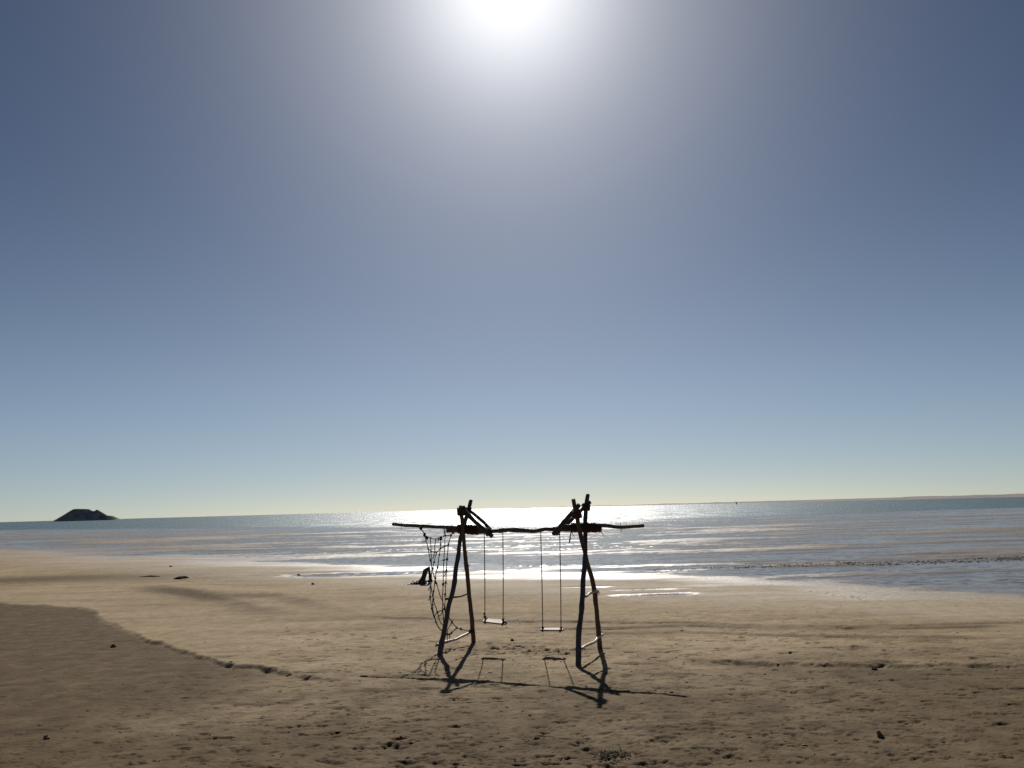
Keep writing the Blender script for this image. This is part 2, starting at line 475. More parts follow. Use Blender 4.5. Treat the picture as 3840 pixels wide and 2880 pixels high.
def edge(x, y, pts):
    xs = [p[0] for p in pts]; ys = [p[1] for p in pts]
    ye = np.interp(x, xs, ys) + 0.17 * fbm(x * 1.3, y * 0 + 3.1, 55, 4) + 0.22 * fbm(x * 0.35, y * 0 + 7.7, 57, 2) + 0.06 * fbm(x * 4.5, y * 0.6, 58, 3)
    slope = np.interp(x, xs, np.gradient(ys, xs))
    return (y - ye) / np.sqrt(1 + slope ** 2)

def make_grid(ys, ss, wfun):
    Y = np.repeat(ys[:, None], len(ss), 1)
    X = ss[None, :] * wfun(ys)[:, None]
    return X, Y

def grid_mesh(name, X, Y, Z, attrs, mat, kind="structure"):
    nr, nc = X.shape
    co = np.stack([X, Y, Z], -1).astype(np.float32).reshape(-1, 3)
    i = np.arange(nr * nc).reshape(nr, nc)
    q = np.stack([i[:-1, :-1], i[:-1, 1:], i[1:, 1:], i[1:, :-1]], -1).reshape(-1, 4).astype(np.int32)
    me = bpy.data.meshes.new(name)
    me.vertices.add(len(co)); me.vertices.foreach_set("co", co.ravel())
    me.loops.add(q.size); me.loops.foreach_set("vertex_index", q.ravel())
    me.polygons.add(len(q))
    me.polygons.foreach_set("loop_start", np.arange(0, q.size, 4, dtype=np.int32))
    me.polygons.foreach_set("loop_total", np.full(len(q), 4, dtype=np.int32))
    me.polygons.foreach_set("use_smooth", np.ones(len(q), dtype=bool))
    me.update(calc_edges=True)
    for k, a in attrs.items():
        at = me.attributes.new(k, 'FLOAT', 'POINT'); at.data.foreach_set("value", a.astype(np.float32).ravel())
    me.materials.append(mat)
    o = bpy.data.objects.new(name, me); COL.objects.link(o)
    o["kind"] = kind
    return o

def build_beach():
    ys = list(np.linspace(-60, 7.6, 30))
    y = 7.8
    while y < 42: ys.append(y); y *= 1.0026
    while y < 400: ys.append(y); y *= 1.0085
    ys = np.array(ys)
    inner = np.linspace(-0.70, 0.70, 901)
    outer = 0.70 + (np.linspace(0, 1, 26)[1:] ** 2) * 4.3
    ss = np.concatenate([-outer[::-1], inner, outer])
    X, Y = make_grid(ys, ss, lambda v: np.maximum(v + 0.4, 8.2))
    Zb, s, sd = relief(X, Y)
    near = 1 - sstep(30, 55, Y)
    Z = Zb.copy()
    # puddle hollows
    for (cx, cy, rx, ry, h) in PUDDLES:
        d = ((X - cx) / rx) ** 2 + ((Y - cy) / ry) ** 2
        d = d * (1 + 0.5 * fbm(X * 0.9, Y * 1.5, 88, 3))
        Z -= np.exp(-d) * (h + np.maximum(Zb - WATER, 0))
    # low scarps left and right, dropping towards the camera
    dL = edge(X, Y, EDGE_L); dR = edge(X, Y, EDGE_R)
    mL = 1 - sstep(-3.6, -1.9, X); mR = sstep(1.6, 3.8, X)
    hL = (0.088 - 0.038 * sstep(17, 24, Y)) * (0.85 + 0.25 * fbm(X * 0.8, Y * 0.8, 61, 2))
    step = lambda d, w, dec: np.where(d > 0, 0, -1) * sstep(0, w, -d) * np.exp(-np.maximum(-d - w, 0) / dec)
    Z += hL * mL * (0.75 + 0.25 * sstep(-.5, .3, fbm(X * 1.7, Y * 1.7, 63, 2))) * step(dL, 0.14, 4.0)
    Z += 0.070 * mR * (0.7 + 0.3 * sstep(-.4, .4, fbm(X * .9, Y * .9, 64, 2))) * step(dR, 0.20, 5.0)
    # wheel ruts and drainage lines
    for k, r in enumerate(RUTS):
        d, m = groove(X, Y, [(p[0], p[1]) for p in r], 0)
        d = d + 0.12 * fbm(X * 0.6, Y * 0.6, 90 + k, 2)
        Z += m * near * (-0.030 * np.exp(-(d / 0.16) ** 2) + 0.016 * np.exp(-((d - 0.30) / 0.16) ** 2) + 0.010 * np.exp(-((d + 0.3) / 0.2) ** 2))
    for k, r in enumerate(LINES):
        d, m = groove(X, Y, [(p[0], p[1]) for p in r], 0, 0.3)
        Z += m * 0.045 * sstep(-0.55, 0.55, d) * (1 - sstep(0.5, 9, d))
    for k, r in enumerate(SWEEPS):
        d, m = groove(X, Y, [(p[0], p[1]) for p in r], 0, 0.3)
        d = d + 0.2 * fbm(X * 0.4, Y * 0.4, 94 + k, 2)
        Z += m * 0.05 * sstep(-0.5, 0.45, d) * (1 - sstep(0.5, 5, d))
    # uneven sand, stronger where it is trodden
    trod = sstep(-7.0, -3.0, X + 0.5 * fbm(X * .3, Y * .3, 5, 2)) * (1 - sstep(5.5, 10, X)) * (1 - sstep(19, 25, Y))
    rough = 0.35 + 0.65 * trod
    Z += near * rough * (0.005 * fbm(X * 1.1, Y * 1.1, 1, 3) + 0.004 * fbm(X * 5, Y * 5, 3, 3))
    cl = fbm(X * 3.1, Y * 3.6, 12, 4, 0.6)
    Z += near * rough * 0.008 * np.clip(cl - 0.25, 0, 1)
    Z -= near * rough * 0.016 * np.clip(-cl - 0.38, 0, 1)
    dash = fbm(X * 1.9, Y * 3.3, 44, 5, 0.68) + 0.25 * fbm(X * 0.35, Y * 0.35, 46, 2)
    Z -= near * (0.25 + 0.75 * trod) * 0.045 * np.clip(dash - 0.50, 0, 0.6)
    dash2 = fbm(X * 4.2, Y * 7.0, 48, 4, 0.65) + 0.3 * fbm(X * 0.5, Y * 0.5, 49, 2)
    Z -= near * (0.35 + 0.65 * trod) * 0.028 * np.clip(dash2 - 0.42, 0, 0.8)
    # footprints and scuffs
    def stamp(cx, cy, a, b, rot, h, rim):
        R = max(a, b) * 2.4
        r0_, r1_ = np.searchsorted(ys, cy - R), np.searchsorted(ys, cy + R)
        if r1_ <= r0_: return
        w = max(cy + 0.4, 8.2)
        c0, c1 = np.searchsorted(ss, (cx - R) / w), np.searchsorted(ss, (cx + R) / w)
        if c1 <= c0: return
        x = X[r0_:r1_, c0:c1] - cx; yy = Y[r0_:r1_, c0:c1] - cy
        u = (x * math.cos(rot) + yy * math.sin(rot)) / a; v = (-x * math.sin(rot) + yy * math.cos(rot)) / b
        q = np.sqrt(u * u + v * v)
        Z[r0_:r1_, c0:c1] += -h * (1 - sstep(0.55, 1.05, q)) + rim * np.exp(-((q - 1.25) / 0.28) ** 2)
    rs = random.Random(4)
    n = 0
    while n < 6200:
        cy = 8.2 + 15 * rs.random() ** 1.25
        cx = rs.uniform(-0.66, 0.66) * (cy + 1)
        dens = 0.10 + 0.90 * math.exp(-((cx - 0.4) / 4.2) ** 2) * (1 if cy < 18.5 else 0.35)
        if cy < 11: dens = max(dens, 0.45 if cx > -2 else 0.2)
        if rs.random() > dens: continue
        n += 1
        big = rs.random() < 0.10
        a = rs.uniform(.07, .12) if big else rs.uniform(.018, .050)
        b = a * rs.uniform(.35, .65)
        h = (rs.uniform(.006, .016) if big else rs.uniform(.004, .011)) * (1 if rs.random() < .7 else 1.5)
        if rs.random() < 0.12: stamp(cx, cy, a, b, rs.gauss(0, .6), -h * .8, 0)
        else: stamp(cx, cy, a, b, rs.gauss(0, .35), h, h * rs.uniform(.1, .5))
    for (cx, cy) in ((-.35, 16.15), (.62, 15.72)):
        Z -= 0.035 * np.exp(-((X - cx) / .62) ** 2 - ((Y - cy) / .30) ** 2)
        Z += 0.018 * np.exp(-((X - cx) / .75) ** 2 - ((Y - cy - .6) / .25) ** 2)
    for _ in range(70):                                   # scuffed hollows under the swings
        stamp(rs.gauss(-.2, .45), rs.gauss(16.55, .35), rs.uniform(.06, .15), rs.uniform(.04, .09), rs.gauss(0, .5), rs.uniform(.008, .022), rs.uniform(.003, .012))
        stamp(rs.gauss(.62, .45), rs.gauss(15.9, .35), rs.uniform(.06, .15), rs.uniform(.04, .09), rs.gauss(0, .5), rs.uniform(.008, .022), rs.uniform(.003, .012))
    for (x0, y0, dx, dy, cnt) in ((8.6, 26.5, .12, -.62, 6), (-9.0, 30.2, .33, -.05, 9), (-5.2, 20.5, .5, -.35, 12), (4.2, 17.2, .45, -.55, 9)):
        for k in range(cnt):                              # tracks of single walkers
            stamp(x0 + dx * k + (k % 2) * .14, y0 + dy * k, .07, .13, rs.gauss(0, .2), .03, .012)
    # wet, moist and dry sand, plus shade and frame-edge darkening put into the colour
    wet = (1 - 0.85 * sstep(0.012, 0.045, Z - WATER)) * sstep(-19, -13, s)
    wet = np.maximum(wet, sstep(-15, -2, s + 3.5 * fbm(X * .12, Y * .3, 42, 4, .6)) * 0.78 * (1 - 0.35 * sstep(0.05, 0.11, Z - WATER)))
    wet = np.where(s > 0, np.maximum(wet, 0.98 * sstep(0.5, 6, s) * (1 - 0.8 * sstep(0.028, 0.065, Z - WATER))), wet)
    dn = fbm(X * 0.5, Y * 0.5, 21, 4)
    damp_shadeL = sstep(0.02, 0.20, -dL) * (1 - sstep(-5.2, -1.6, X + 0.8 * dn)) * (1 - 0.45 * sstep(7, 12, -dL + dn))  # moist sand, deepened in colour for darkening towards the frame corner
    damp_shadeR = sstep(0.02, 0.30, -dR) * sstep(1.6, 5.0, X + 0.8 * dn)  # same on the right: moisture plus painted corner darkening
    shadeC = np.exp(-(((X + 23) / 9) ** 2 + ((Y - 41.4) / 2.9) ** 2) * (1 + 0.3 * dn)) * 0.95  # shade of a camera-facing slope put into the sand colour
    sweep = sum(np.exp(-np.clip((groove(X, Y, [(p[0], p[1]) for p in r], 0)[0] + .5) / .9, -9, 9) ** 2) * groove(X, Y, [(p[0], p[1]) for p in r], 0, .3)[1] for r in SWEEPS) * 0.5
    front = 0.92 * (1 - sstep(9.0, 18.0, Y + 2.5 * dn))  # browner foreground plus lens falloff painted in, darker towards the camera
    scuff = np.exp(-(((X + .1) / 1.3) ** 2 + ((Y - 16.3) / .8) ** 2)) * 0.35 * sstep(-.4, .5, dn)
    ruts = sum(np.exp(-(groove(X, Y, [(p[0], p[1]) for p in r], 0)[0] / 0.5) ** 2) * groove(X, Y, [(p[0], p[1]) for p in r], 0)[1] for r in RUTS) * 0.30
    damp_shade = np.clip(np.maximum.reduce([damp_shadeL, damp_shadeR * 0.95, shadeC, scuff, ruts, sweep, front + 0.45 * sstep(.30, .75, fbm(X * .9, Y * 1.7, 23, 4, .6)) * (1 - sstep(16, 21, Y))]), 0, 1)
    o = grid_mesh("beach", X, Y, Z, {"wet": np.clip(wet, 0, 1), "damp_shade": damp_shade, "flat": sstep(0.5, 5, s + 2 * dn)}, M_SAND)
    return ys, ss, Z

GY, GS, GZ = build_beach()

def ground_z(x, y):
    i = int(np.clip(np.searchsorted(GY, y) - 1, 0, len(GY) - 2))
    j = int(np.clip(np.searchsorted(GS, x / max(y + 0.4, 8.2)) - 1, 0, len(GS) - 2))
    return float(GZ[i:i + 2, j:j + 2].mean())

def build_sea():
    ys = [18.0]
    while ys[-1] < 42000: ys.append(ys[-1] * 1.012)
    ys = np.array(ys)
    ss = np.concatenate([-(0.75 + np.linspace(0, 1, 12)[1:] ** 2 * 5)[::-1], np.linspace(-0.75, 0.75, 321), 0.75 + np.linspace(0, 1, 12)[1:] ** 2 * 5])
    X, Y = make_grid(ys, ss, lambda v: v + 0.4)
    _, s, sd = relief(X, Y)
    deep = sstep(-6, 30, sd)
    band = sstep(0.28, 0.52, fbm(X * 0.02, Y * 0.09, 71, 3) + 0.25)
    chop = np.clip(0.07 + 0.58 * band * (1 - deep) + deep * 0.75, 0, 1)
    chop *= sstep(24, 34, Y + 0.0 * X) * 0.85 + 0.15
    return grid_mesh("sea", X, Y, np.full_like(X, WATER), {"deep": deep, "chop": chop}, M_WATER)
build_sea()

# ------------------------------------------------------------------ island and far shore
def build_island():
    # profile along its length (metres from the left foot): height of the crest
    D = 2600.0
    prof = [(0, 0), (20, 8), (46, 20.5), (62, 29), (76, 35.8), (92, 36.2), (112, 35.6), (129, 34.6), (142, 28.6), (149, 28.4), (155, 32.4), (159, 32), (179, 21.6), (194, 14), (209, 12.8), (222, 8.5), (233, 4.2), (245, 1.0), (260, 0)]
    px = [p[0] for p in prof]; pz = [p[1] for p in prof]
    u = np.linspace(0, 260, 131); w = np.linspace(-1, 1, 41)
    U, W = np.meshgrid(u, w)
    crest = np.interp(U, px, pz)
    half = 8 + crest * 1.0
    fall = np.clip(1 - np.abs(W) ** 1.1, 0, 1)
    Z = crest * fall + (fbm(U * 0.06, W * 3, 3, 4) * 0.15 - np.abs(fbm(U * 0.11, W * 1.2, 8, 3)) * 0.25) * np.sin(np.clip(fall, 0, 1) * np.pi) * (crest > 2)
    Z = np.where(np.abs(W) > .999, -2.0, Z) - 0.4
    X = -1350.0 + U * 0.85
    Y = D + W * half
    co = np.stack([X, Y, Z * 0.98], -1)
    return grid_mesh("island", co[..., 0], co[..., 1], co[..., 2], {}, M_ROCK)
build_island()

def build_far_shore():
    # low sand spit that closes the lagoon on the right and runs away to the left
    path = [(-60, 5200), (150, 4200), (320, 2700), (400, 1700), (420, 1250), (440, 950), (470, 760), (560, 640), (900, 520), (1600, 420)]
    P = np.array(path, float)
    t = np.linspace(0, len(P) - 1, 360)
    cx = np.interp(t, np.arange(len(P)), P[:, 0]); cy = np.interp(t, np.arange(len(P)), P[:, 1])
    dx, dy = np.gradient(cx), np.gradient(cy)
    L = np.hypot(dx, dy); nx, ny = -dy / L, dx / L
    nx, ny = np.where(ny < 0, -nx, nx), np.where(ny < 0, -ny, ny)
    w = np.linspace(0, 1, 24)
    wid = np.interp(t, [0, 4, 9], [120, 160, 260])
    T, W = np.meshgrid(t, w, indexing="ij")
    X = cx[:, None] + np.abs(nx)[:, None] * W * wid[:, None]; Y = cy[:, None] + np.abs(ny)[:, None] * W * wid[:, None]
    h = 2.3 + 0.9 * fbm(T * 3.0, W * 2, 14, 4) + 1.3 * np.clip(fbm(T * 9, W * 3, 19, 3), 0, 1)
    h = h * np.interp(T, [0, 2, 5, 9], [0.8, 0.85, 0.85, 0.95])
    Z = h * sstep(0, 0.35, W) * (1 - 0.3 * sstep(.6, 1, W)) - 0.15
    return grid_mesh("far_shore", X, Y, Z, {}, M_FAR)
build_far_shore()

# ------------------------------------------------------------------ swing frame
frame = empty("swing_set", (-0.05, 15.9, 0.14))
tag(frame, "rough driftwood swing frame of lashed poles standing on the sand", "swing set")

def pole(name, pts, r0_, r1_, mat, seed, sides=12, wob=0.09, step=0.05, stubs=0, parent=None):
    path = smooth_path(pts, step)
    rr = random.Random(seed)
    kn = [(rr.random(), rr.uniform(.08, .22)) for _ in range(5)]
    rad = lambda t: (r0_ + (r1_ - r0_) * t) * (1 + sum(a * math.exp(-((t - c) / .012) ** 2) for c, a in kn))
    mb = MB(); mb.add(*tube(path, rad, sides, wob, seed))
    for _ in range(stubs):
        i = rr.randrange(int(len(path) * .1), int(len(path) * .9))
        d = Vector((rr.uniform(-1, 1), rr.uniform(-.6, .3), rr.uniform(-.2, .5))).normalized()
        R = rad(i / len(path))
        q = path[i]
        mb.add(*tube([q + d * R * .4, q + d * R * 1.15, q + d * (R + rr.uniform(.012, .03))], lambda t: .014 - .006 * t, 6, .15, rr.randrange(999)))
    return mb.build(name, mat, parent or frame)

LEG_LA = [(-1.414,16.029,0.069),(-1.392,16.056,0.16),(-1.361,16.112,0.343),(-1.307,16.187,0.59),(-1.242,16.295,0.946),(-1.173,16.366,1.18),(-1.142,16.418,1.352),(-1.124,16.471,1.527),(-1.074,16.558,1.813),(-1.039,16.646,2.104),(-0.997,16.687,2.239),(-0.934,16.756,2.467),(-0.877,16.812,2.651),(-0.836,16.863,2.818)]
LEG_LB = [(-0.876,17.707,0.016),(-0.879,17.633,0.133),(-0.884,17.487,0.364),(-0.894,17.28,0.693),(-0.907,17.123,0.941),(-0.919,16.983,1.162),(-0.923,16.846,1.38),(-0.936,16.695,1.619),(-0.949,16.576,1.808),(-0.955,16.414,2.064),(-0.962,16.269,2.294),(-0.968,16.155,2.475),(-0.976,16.07,2.61),(-0.979,16.006,2.71)]
LEG_RA = [(0.915,14.27,0.162),(0.916,14.308,0.231),(0.932,14.418,0.432),(0.952,14.535,0.646),(0.994,14.635,0.827),(1.034,14.756,1.049),(1.065,14.87,1.257),(1.092,14.986,1.469),(1.132,15.116,1.704),(1.166,15.248,1.946),(1.181,15.361,2.151),(1.196,15.475,2.36),(1.232,15.616,2.616),(1.279,15.741,2.845)]
LEG_RB = [(1.427,16.193,0.074),(1.417,16.124,0.203),(1.399,15.999,0.435),(1.375,15.876,0.665),(1.349,15.73,0.937),(1.322,15.61,1.161),(1.288,15.503,1.361),(1.233,15.397,1.559),(1.184,15.303,1.733),(1.141,15.199,1.928),(1.094,15.107,2.099),(1.054,15.005,2.289),(1.012,14.893,2.499),(0.958,14.751,2.763)]
def sunk(pts, d=0.22):
    a, b = Vector(pts[0]), Vector(pts[1]); t = (a - b).normalized()
    return [tuple(a + t * d)] + pts
pole("leg", sunk(LEG_LA), .047, .035, M_GREY, 1, stubs=5)
pole("leg", sunk(LEG_LB), .045, .033, M_BROWN, 2, stubs=5)
pole("leg", sunk(LEG_RA), .045, .036, M_GREY, 3, stubs=5)
pole("leg", sunk(LEG_RB), .044, .034, M_BROWN, 4, stubs=5)
pole("beam", [(-2.373,17.302,2.404),(-2.165,17.181,2.383),(-1.781,16.958,2.358),(-1.408,16.74,2.336),(-1.044,16.529,2.313),(-0.807,16.391,2.296),(-0.505,16.215,2.278)], .030, .037, M_BEAM, 5, stubs=3)
pole("beam", [(-1.279,16.666,2.27),(-0.998,16.502,2.26),(-0.668,16.31,2.233),(-0.413,16.162,2.246),(-0.186,16.03,2.261),(0.015,15.912,2.26),(0.213,15.797,2.245),(0.322,15.734,2.239),(0.495,15.633,2.265),(0.644,15.547,2.263),(0.854,15.424,2.26),(1.163,15.245,2.256),(1.421,15.095,2.25)], .036, .036, M_BEAM, 6, wob=.11, stubs=4)
pole("beam", [(0.804,15.454,2.316),(1.063,15.303,2.312),(1.247,15.196,2.318),(1.368,15.126,2.324),(1.487,15.056,2.318),(1.625,14.976,2.295),(1.742,14.908,2.287),(1.897,14.818,2.293),(2.092,14.704,2.306)], .030, .030, M_BEAM, 7, stubs=2)
pole("brace", [(-0.947,16.1,2.68),(-0.877,16.105,2.574),(-0.745,16.11,2.436),(-0.591,16.115,2.298),(-0.419,16.12,2.154)], .038, .036, M_BRACE, 8, sides=10)
pole("brace", [(-0.928,16.85,2.652),(-0.817,16.713,2.591),(-0.696,16.575,2.497),(-0.578,16.438,2.393),(-0.462,16.3,2.275)], .032, .031, M_BRACE, 9, sides=10)
pole("brace", [(1.06,14.9,2.667),(0.957,15.015,2.551),(0.843,15.13,2.418),(0.75,15.245,2.313),(0.638,15.36,2.191)], .039, .040, M_BRACE, 10, sides=10)
pole("brace", [(1.319,15.75,2.719),(1.168,15.7,2.596),(1.005,15.65,2.445),(0.844,15.6,2.314),(0.719,15.55,2.218)], .033, .032, M_BRACE, 11, sides=10)
pole("rung", [(-1.298,16.399,1.052),(-1.207,16.558,1.063),(-1.103,16.717,1.06),(-1.032,16.876,1.061),(-0.939,17.035,1.08)], .019, .017, M_BROWN, 12, sides=9, wob=.16)
pole("rung", [(-1.464,16.166,0.28),(-1.37,16.436,0.286),(-1.255,16.706,0.276),(-1.158,16.976,0.269),(-1.033,17.246,0.296),(-0.904,17.516,0.319)], .026, .023, M_PALE, 13, sides=9, wob=.16)
pole("rung", [(1.097,14.851,1.183),(1.15,15.018,1.18),(1.202,15.185,1.2),(1.279,15.353,1.207),(1.38,15.52,1.206)], .023, .020, M_PALE, 14, sides=9, wob=.14)
pole("rung", [(0.977,14.414,0.426),(1.074,14.748,0.418),(1.182,15.082,0.401),(1.284,15.415,0.384),(1.357,15.749,0.397),(1.476,16.083,0.4)], .025, .021, M_PALE, 15, sides=9, wob=.14)
for k, n in enumerate([[(-2.195,17.198,2.458),(-2.197,17.199,2.301)], [(-1.772,16.952,2.452),(-1.775,16.954,2.295)], [(-1.35,16.707,2.409),(-1.35,16.707,2.267)], [(-1.168,16.601,2.388),(-1.171,16.602,2.241)], [(1.739,14.91,2.365),(1.744,14.907,2.207)], [(1.335,15.145,2.362),(1.342,15.14,2.187)]]):
    a, b = Vector(n[0]), Vector(n[1])
    MB().add(*tube([a, a.lerp(b, .5), b], lambda t: .004 + .0015 * t, 6)).build("nail", M_IRON, frame)
st = [(0.939,15.325,2.226),(0.904,15.346,2.037)]
MB().add(*tube(smooth_path(st, .03), lambda t: .010 + .003 * t, 7, .15, 5)).build("peg", M_BRACE, frame)

def wrap(pts, ry, rz, turns, rope=.011, seed=0, ends=2, mat=None, tilt=0.0):
    """rope wound round the axis pts, section ry (level) x rz (upright)"""
    path = smooth_path(pts, .02)
    ax = (path[-1] - path[0]).normalized()
    side = ax.cross(Vector((0, 0, 1)))
    side = side.normalized() if side.length > .2 else ax.orthogonal().normalized()
    up = side.cross(ax).normalized()
    rr = random.Random(seed)
    n = turns * 14
    q = []
    for i in range(n + 1):
        t = i / n
        th = 2 * math.pi * turns * t
        c = path[0].lerp(path[-1], t)
        j = 1 + rr.uniform(-.06, .10)
        q.append(c + side * math.cos(th) * ry * j + up * math.sin(th) * rz * j + ax * rr.uniform(-.006, .006))
    mb = MB(); mb.add(*tube(q, lambda t: rope, 6, .1, seed))
    for _ in range(ends):
        s_ = q[rr.randrange(len(q))]
        mb.add(*tube(smooth_path([s_, s_ + Vector((rr.uniform(-.03, .03), -.02, rr.uniform(-.04, .02))), s_ + Vector((rr.uniform(-.06, .06), -.03, rr.uniform(-.09, -.03)))], .01), lambda t: rope * .7 * (1 - .5 * t), 5))
    return mb.build("lashing", mat or M_LASH, frame)

wrap([(-1.064,16.54,2.295),(-0.878,16.432,2.279),(-0.686,16.32,2.267)], .054, .075, 13, .012, 1)
wrap([(0.953,15.367,2.288),(1.164,15.244,2.285),(1.366,15.127,2.282)], .052, .070, 17, .012, 2)
wrap([(1.366,15.127,2.274),(1.422,15.094,2.271)], .050, .056, 3, .012, 3)
def joint(c, ax, r, turns=4, rope=.012, seed=0, ln=.07):
    c = Vector(c); ax = Vector(ax).normalized()
    return wrap([c - ax * ln / 2, c, c + ax * ln / 2], r, r * 1.05, turns, rope, seed, 2)
joint((-0.975, 16.06, 2.615), (0, -.4, 1), .062, 6, .013, 21, .13)
joint((-0.900, 16.80, 2.625), (.2, .3, 1), .058, 5, .013, 22, .10)
joint((-0.95, 16.1, 2.66), (.6, 0, -.8), .052, 3, .012, 23, .05)
joint((1.02, 14.90, 2.52), (-.2, -.4, 1), .064, 6, .013, 24, .13)
joint((1.235, 15.63, 2.63), (.1, .4, 1), .060, 5, .013, 25, .11)
joint((1.22, 15.70, 2.645), (.7, .1, .7), .050, 3, .012, 26, .06)
joint((-0.50, 16.17, 2.235), (.86, -.5, 0), .062, 4, .010, 27, .10)
joint((0.69, 15.50, 2.235), (.86, -.5, 0), .064, 4, .010, 28, .09)
joint((-0.91, 17.46, 0.335), (.1, -.2, 1), .052, 3, .010, 29, .04)
joint((1.345, 15.60, 1.19), (-.1, -.5, 1), .048, 2, .008, 30, .03)
MB().add(*tube(smooth_path([(-1.598,16.2,0.356),(-1.527,16.2,0.349),(-1.467,16.15,0.338),(-1.42,16.1,0.335)], .03), lambda t: .007 - .003 * t, 5, .1, 3)).build("wire_end", M_IRON, frame)

# ------------------------------------------------------------------ the two swings
def make_swing(label, ropes, seat, group, seed, rag):
    c = sum((Vector(p) for p in seat), Vector()) / 4
    root = empty("swing", tuple(c))
    tag(root, label, "swing", group)
    # plank seat with rounded corners
    fl, fr, br, bl = [Vector(p) for p in seat]
    ring = []
    for (p, a, b) in ((fl, bl, fr), (fr, fl, br), (br, fr, bl), (bl, br, fl)):
        ea, eb = (a - p), (b - p)
        ra, rb = ea.normalized() * .035, eb.normalized() * .035
        for k in range(5):
            t = k / 4
            ring.append(p + ra * (1 - t) ** 2 + rb * t ** 2)
    th, bev = .026, .004
    up = ((fr - fl).cross(bl - fl)).normalized()
    cen = sum(ring, Vector()) / len(ring)
    lay = []
    for (o_, hh) in ((bev, 0), (0, bev), (0, th - bev), (bev, th)):
        lay += [q + (cen - q).normalized() * o_ + up * hh for q in ring]
    n = len(ring); f = []
    for L_ in range(3):
        for k in range(n):
            k2 = (k + 1) % n
            f.append((L_ * n + k, L_ * n + k2, (L_ + 1) * n + k2, (L_ + 1) * n + k))
    f.append(tuple(reversed(range(n)))); f.append(tuple(3 * n + k for k in range(n)))
    s_ = MB().add(lay, f).build("seat", M_SEAT, root, smooth=False)
    for k, (a, b) in enumerate(ropes):
        a, b = Vector(a), Vector(b)
        r_ = MB().add(*tube(smooth_path([a + Vector((0, 0, .06)), a, a.lerp(b, .5) + Vector((.004, 0, 0)), b], .08), lambda t: .0085, 7, .05, seed + k)).build("rope", M_ROPE, root)
        # rope passes round the plank: bridle and knot
        m = b.copy(); m.z = (fl.z + fr.z) / 2
        base = fl.lerp(fr, .12 if k == 0 else .88); bk = bl.lerp(br, .12 if k == 0 else .88)
        mb = MB()
        mb.add(*tube(smooth_path([b, b.lerp(base, .5) + Vector((0, -.012, 0)), base + up * (th + .004) - (bk - base).normalized() * .012, base - up * .012, bk - up * .012, bk + up * (th + .006), b.lerp(bk, .4), b], .015), lambda t: .010, 7, .08, seed))
        mb.build("bridle", M_ROPE, root)
        kb = MB(); kb.add(*blob(b + Vector((0, 0, .005)), .021, seed + k, (1, 1, 1.3))); kb.add(*blob(b + Vector((.004, -.01, -.03)), .017, seed + k + 7, (1.1, 1, 1.1)))
        kb.add(*tube(smooth_path([b, b + Vector((.03 * (1 if k else -1), -.012, .012)), b + Vector((.045 * (1 if k else -1), -.015, -.012))], .01), lambda t: .006 * (1 - .5 * t), 5))
        kb.build("knot", M_ROPE, r_)
        if rag and k == 1:
            p = b + Vector((.015, -.01, -.01))
            v = [p, p + Vector((.04, -.01, -.01)), p + Vector((.06, 0, -.045)), p + Vector((.03, .005, -.085)), p + Vector((.012, 0, -.045)),
                 p + Vector((.0, .012, 0)), p + Vector((.04, .004, -.01)), p + Vector((.058, .012, -.045)), p + Vector((.03, .017, -.085)), p + Vector((.012, .012, -.045))]
            MB().add(v, [(0, 1, 2, 3, 4), (9, 8, 7, 6, 5), (0, 5, 6, 1), (1, 6, 7, 2), (2, 7, 8, 3), (3, 8, 9, 4), (4, 9, 5, 0)]).build("rag", M_ORANGE, r_)
        if rag and k == 0:
            kb2 = MB(); kb2.add(*blob(b + Vector((-.006, 0, .055)), .019, 71, (1.2, 1, 1))); kb2.build("knot", M_ROPE, r_)
    return root
make_swing("rope swing with slightly tilted plank seat and orange rag at its knot", [[(-0.576,16.256,2.205),(-0.598,16.25,0.737)], [(-0.236,16.059,2.239),(-0.271,16.02,0.702)]], [(-0.646,16.16,0.65),(-0.237,15.92,0.626),(-0.214,16.17,0.661),(-0.609,16.41,0.67)], "plank swings hung from the driftwood beam", 40, True)
make_swing("rope swing with level plank seat hung lower, beside the crossed right legs", [[(0.429,15.672,2.222),(0.415,15.8,0.573)], [(0.751,15.484,2.191),(0.726,15.66,0.583)]], [(0.359,15.7,0.539),(0.746,15.58,0.539),(0.794,15.83,0.542),(0.392,15.95,0.537)], "plank swings hung from the driftwood beam", 60, False)

